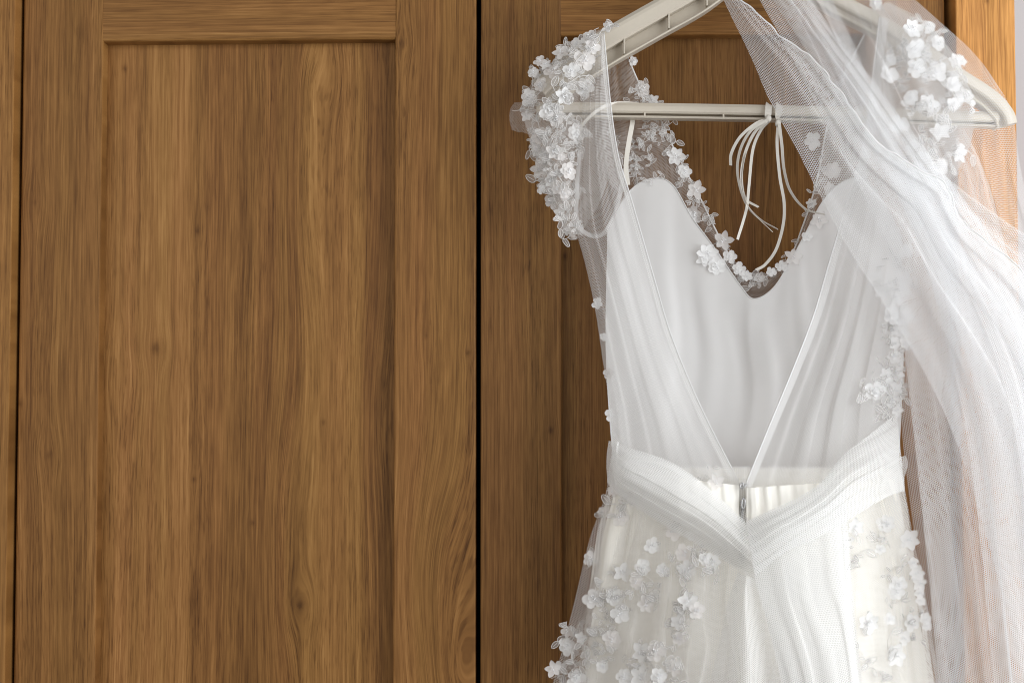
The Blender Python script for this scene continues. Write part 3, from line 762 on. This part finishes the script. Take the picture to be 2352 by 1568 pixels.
SK = [(1410, 1127, .8), (1427, 1186, 1.1, 0), (1548, 1222), (1500, 1253), (1357, 1280, .9, 0), (1573, 1272, 1.1, 0), (1580, 1308, 1.1, 0), (1431, 1314, 1.05, 2), (1478, 1303, 1.05, 3), (1464, 1336), (1523, 1308), (1617, 1283, .8), (1634, 1289),
      (1365, 1374, 1.2, 1), (1414, 1371, 1.15, 3), (1486, 1385, .9), (1581, 1381), (1383, 1172, .6), (1427, 1410, 1.2, 4), (1407, 1464, 1.15, 0), (1304, 1482, 1.1, 0), (1304, 1448, .8, 4), (1560, 1428, .8), (1476, 1497, 1.2, 2), (1509, 1495, 1.1),
      (1552, 1533, .9), (1560, 1464, .8), (1474, 1553, 1.2, 2), (1436, 1553), (1324, 1557, 1.1), (1284, 1531, .9), (1271, 1555, .9, 2), (1514, 1553), (1336, 1464, .7), (1645, 1108, .9, 2), (1590, 1230, .7), (1600, 1400, .9), (1385, 1530, .8)]
flowers(['skirt_out', 'wb_l'], SK, 0.12, 0.35, 0.0012)
sprigs(['skirt_out'], [(x + rf.uniform(-22, 22), y + rf.uniform(-25, 28)) for x, y in [p[:2] for p in SK] + [p[:2] for p in SK[13:34]]] + [(1380, 1440), (1370, 1470), (1400, 1500), (1350, 1500), (1385, 1420), (1640, 1120)], 0.12)
SK2 = [(2034, 1202, 1.1, 0), (1962, 1210), (1943, 1238, .8, 2), (2085, 1238, 1.1, 5), (2062, 1340), (2124, 1325, .8), (2115, 1300, .6), (2130, 1346, .9, 2), (2131, 1370, .6), (2134, 1390, .6), (2145, 1431, .8), (2147, 1448, .6), (2056, 1358), (1994, 1428), (2074, 1464), (2052, 1504, 1.2, 5), (2092, 1428), (2020, 1260, .6), (2040, 1420, .7)]
flowers(['skirt_out'], SK2, 0.11, 0.0, 0.0012)
sprigs(['skirt_out'], [(1955, 1265), (1965, 1280), (2050, 1310), (2025, 1240), (2060, 1380), (2080, 1420), (1990, 1430), (2085, 1300), (2100, 1470), (2040, 1480), (2110, 1400), (1975, 1500), (2010, 1540), (1950, 1240)], 0.11)

# ------------------------------------------------------------------ satin ribbons tied to the crossbar
def ribbon(name, label, knot, strands, bar):
    o = thing(name, label, 'ribbon', tuple(P(knot[0], knot[1], 0.066)), 'satin ribbons tied to the hanger bar')
    strip('loop', [(bar, 276, 0.050), (bar - 1, 268, 0.0655), (bar, 252, 0.0665), (bar + 1, 240, 0.060), (bar + 1, 240, 0.045)], 24, 0.0058, rib_m, o)
    c = P(knot[0], knot[1], 0.067); vs, fs = [], []
    for i in range(7):
        for j in range(10):
            th, ph = math.pi * i / 6, 2 * math.pi * j / 10
            r = 1 + 0.18 * math.sin(3 * ph + 2 * th)
            vs.append((c.x + 0.0026 * r * math.sin(th) * math.cos(ph), c.y + 0.002 * r * math.sin(th) * math.sin(ph), c.z + 0.0032 * r * math.cos(th)))
    for i in range(6):
        for j in range(10):
            j2 = (j + 1) % 10
            fs.append((i * 10 + j, i * 10 + j2, (i + 1) * 10 + j2, (i + 1) * 10 + j))
    link_mesh('knot', vs, fs, rib_m, o)
    for k, (pts, tw, t0) in enumerate(strands):
        strip('strand', [(x, y, 0.064 + 0.006 * math.sin(i * 0.9 + k)) for i, (x, y) in enumerate(pts)], 90, 0.0026, rib_m, o, tw, 0.0003, t0)
ribbon('satin_ribbon', 'ivory satin ribbon whose strands curve down to the left of its knot', (1765, 273), [
    ([(1764, 274), (1735, 285), (1700, 315), (1680, 352), (1678, 380)], 0.4, 0.0),
    ([(1762, 276), (1725, 300), (1700, 345), (1694, 400), (1712, 465), (1745, 503), (1787, 527)], 1.3, 0.2),
    ([(1763, 277), (1735, 302), (1712, 350), (1703, 405), (1712, 455), (1742, 476)], -0.8, 0.1),
    ([(1768, 276), (1747, 300), (1729, 345), (1720, 430), (1714, 482), (1694, 550)], -0.5, 0.0),
    ([(1764, 278), (1728, 310), (1708, 370), (1705, 430), (1724, 482), (1775, 533)], 1.3, 0.6)], 1765)
ribbon('satin_ribbon', 'ivory satin ribbon whose two long strands hang towards the neckline', (1787, 283), [
    ([(1787, 285), (1785, 335), (1791, 405), (1801, 465), (1799, 515), (1783, 572), (1758, 607), (1737, 620)], 0.5, 0.0),
    ([(1790, 285), (1796, 335), (1801, 390), (1816, 440), (1850, 480), (1895, 493)], 1.3, 0.1)], 1789)

# ------------------------------------------------------------------ veil
veil = thing('bridal_veil', 'long white tulle veil draped over the right shoulder of the dress', 'veil', tuple(P(2200, 1560, 0.1)))
def vloft(left, right, dl, dr, dm, n, amp, over, seed, env=None, nu=160, nv=130, drift=0.5, mat=None):
    return loft('tulle_layer', rows_of(left, right, dl, dr, dm), nu, nv, mat or T_veil, veil, pleats(n, amp, over, seed, drift, env))
hem = [(1680, -15), (1735, 25), (1795, 85), (1862, 132), (1908, 185), (1955, 245), (1995, 305), (2040, 345), (2108, 388), (2168, 420), (2192, 470), (2215, 512), (2262, 552), (2310, 590), (2372, 655)]
A_l = [(1655, -15), (1680, 40), (1706, 92), (1735, 155), (1762, 220), (1800, 290), (1838, 360), (1878, 440), (1925, 530), (1972, 610), (2024, 690), (2080, 780), (2136, 880), (2186, 990), (2232, 1120)]
A_r = hem
fan_l = A_l + [(2292, 1330), (2365, 1620)]
fan_r = A_r + [(2430, 800), (2480, 1100)]
nA = len(fan_l)
dA = [0.10 + 0.045 * min(1, i / 6) for i in range(nA)]
g = loft_grid(rows_of(fan_l, fan_r, dA, [d + 0.006 for d in dA], [d + 0.012 for d in dA]), 170, 150, pleats(3.4, 0.0030, 0.11, 61, 0.18, env=lambda U, V: 0.6 + 0.6 * V))
o = grid_mesh('tulle_layer', g, T_veil, veil)
vs, fs = tube_data(g[:, -1] + np.stack([0.0015 * vnoise(np.linspace(0, 55, 150), 3), np.zeros(150), 0.0015 * vnoise(np.linspace(0, 60, 150), 4)], axis=1), 0.0006, 5)
link_mesh('hem_thread', vs, fs, hem_m, veil)
B_l = [(1735, -15), (1800, 100), (1868, 230), (1930, 350), (1990, 470), (2040, 580), (2068, 700), (2082, 850), (2104, 1050), (2130, 1300), (2160, 1620)]
B_r = [(1905, -15), (1960, 100), (2010, 220), (2070, 340), (2135, 450), (2205, 560), (2300, 680), (2400, 820), (2480, 980), (2540, 1200), (2600, 1620)]
dB = [0.096, 0.104, 0.114, 0.122, 0.128, 0.130, 0.128, 0.124, 0.120, 0.118, 0.116]
vloft(B_l, B_r, dB, dB, [d + 0.01 for d in dB], 4.2, 0.0032, 0.12, 62, env=lambda U, V: 0.5 + 0.6 * V, drift=0.15)
C_l = [(1880, -15), (1925, 100), (1972, 220), (2022, 330), (2075, 430), (2120, 540), (2175, 690), (2230, 870), (2290, 1080), (2345, 1320), (2410, 1620)]
C_r = [(2085, -15), (2160, 52), (2235, 120), (2290, 192), (2326, 262), (2342, 370), (2366, 480), (2410, 640), (2470, 850), (2520, 1200), (2580, 1620)]
dC = [0.100, 0.108, 0.116, 0.122, 0.126, 0.128, 0.126, 0.124, 0.122, 0.120, 0.118]
dCr = [0.074, 0.080, 0.086, 0.090, 0.090, 0.090, 0.090, 0.090, 0.090, 0.090, 0.090]
vloft(C_l, C_r, dC, dCr, [0.108, 0.116, 0.124, 0.126, 0.124, 0.120, 0.116, 0.112, 0.110, 0.108, 0.106], 4.6, 0.0032, 0.12, 63, drift=0.15, mat=T_veil_thin, env=lambda U, V: np.clip(0.12 + V * 1.9, 0, 1.1))
D_l = [(2080, 250), (2092, 360), (2088, 480), (2078, 620), (2068, 780), (2066, 900), (2072, 1000), (2086, 1130), (2104, 1260), (2124, 1400), (2158, 1620)]
D_r = [(2180, 250), (2235, 330), (2280, 440), (2320, 600), (2350, 760), (2365, 900), (2380, 1000), (2395, 1130), (2410, 1260), (2425, 1400), (2450, 1620)]
dD = [0.040, 0.044, 0.048, 0.050, 0.046, 0.042, 0.040, 0.040, 0.040, 0.040, 0.040]
vloft(D_l, D_r, dD, [d + 0.006 for d in dD], dD, 6, 0.005, 0.16, 64, drift=0.12)
E_l = [(1765, -15), (1842, 100), (1920, 215), (1985, 320), (2045, 420), (2092, 520), (2138, 650), (2182, 810), (2222, 1000), (2254, 1250), (2288, 1620)]
E_r = [(1850, -15), (1932, 90), (2012, 190), (2082, 285), (2150, 372), (2225, 470), (2320, 600), (2420, 740), (2480, 900), (2520, 1200), (2540, 1620)]
dE = [0.098, 0.106, 0.116, 0.126, 0.134, 0.140, 0.146, 0.150, 0.152, 0.154, 0.156]
vloft(E_l, E_r, dE, dE, [d + 0.008 for d in dE], 3.6, 0.0035, 0.12, 65, drift=0.15)
F_l = [(2040, 400), (2098, 520), (2150, 640), (2205, 770), (2262, 910), (2322, 1080), (2392, 1300)]
F_r = [(2130, 370), (2215, 440), (2310, 510), (2410, 580), (2520, 670), (2620, 800), (2720, 1000)]
dF = [0.122, 0.130, 0.134, 0.138, 0.140, 0.142, 0.144]
vloft(F_l, F_r, dF, dF, [d + 0.006 for d in dF], 4.4, 0.0030, 0.11, 66, drift=0.1)
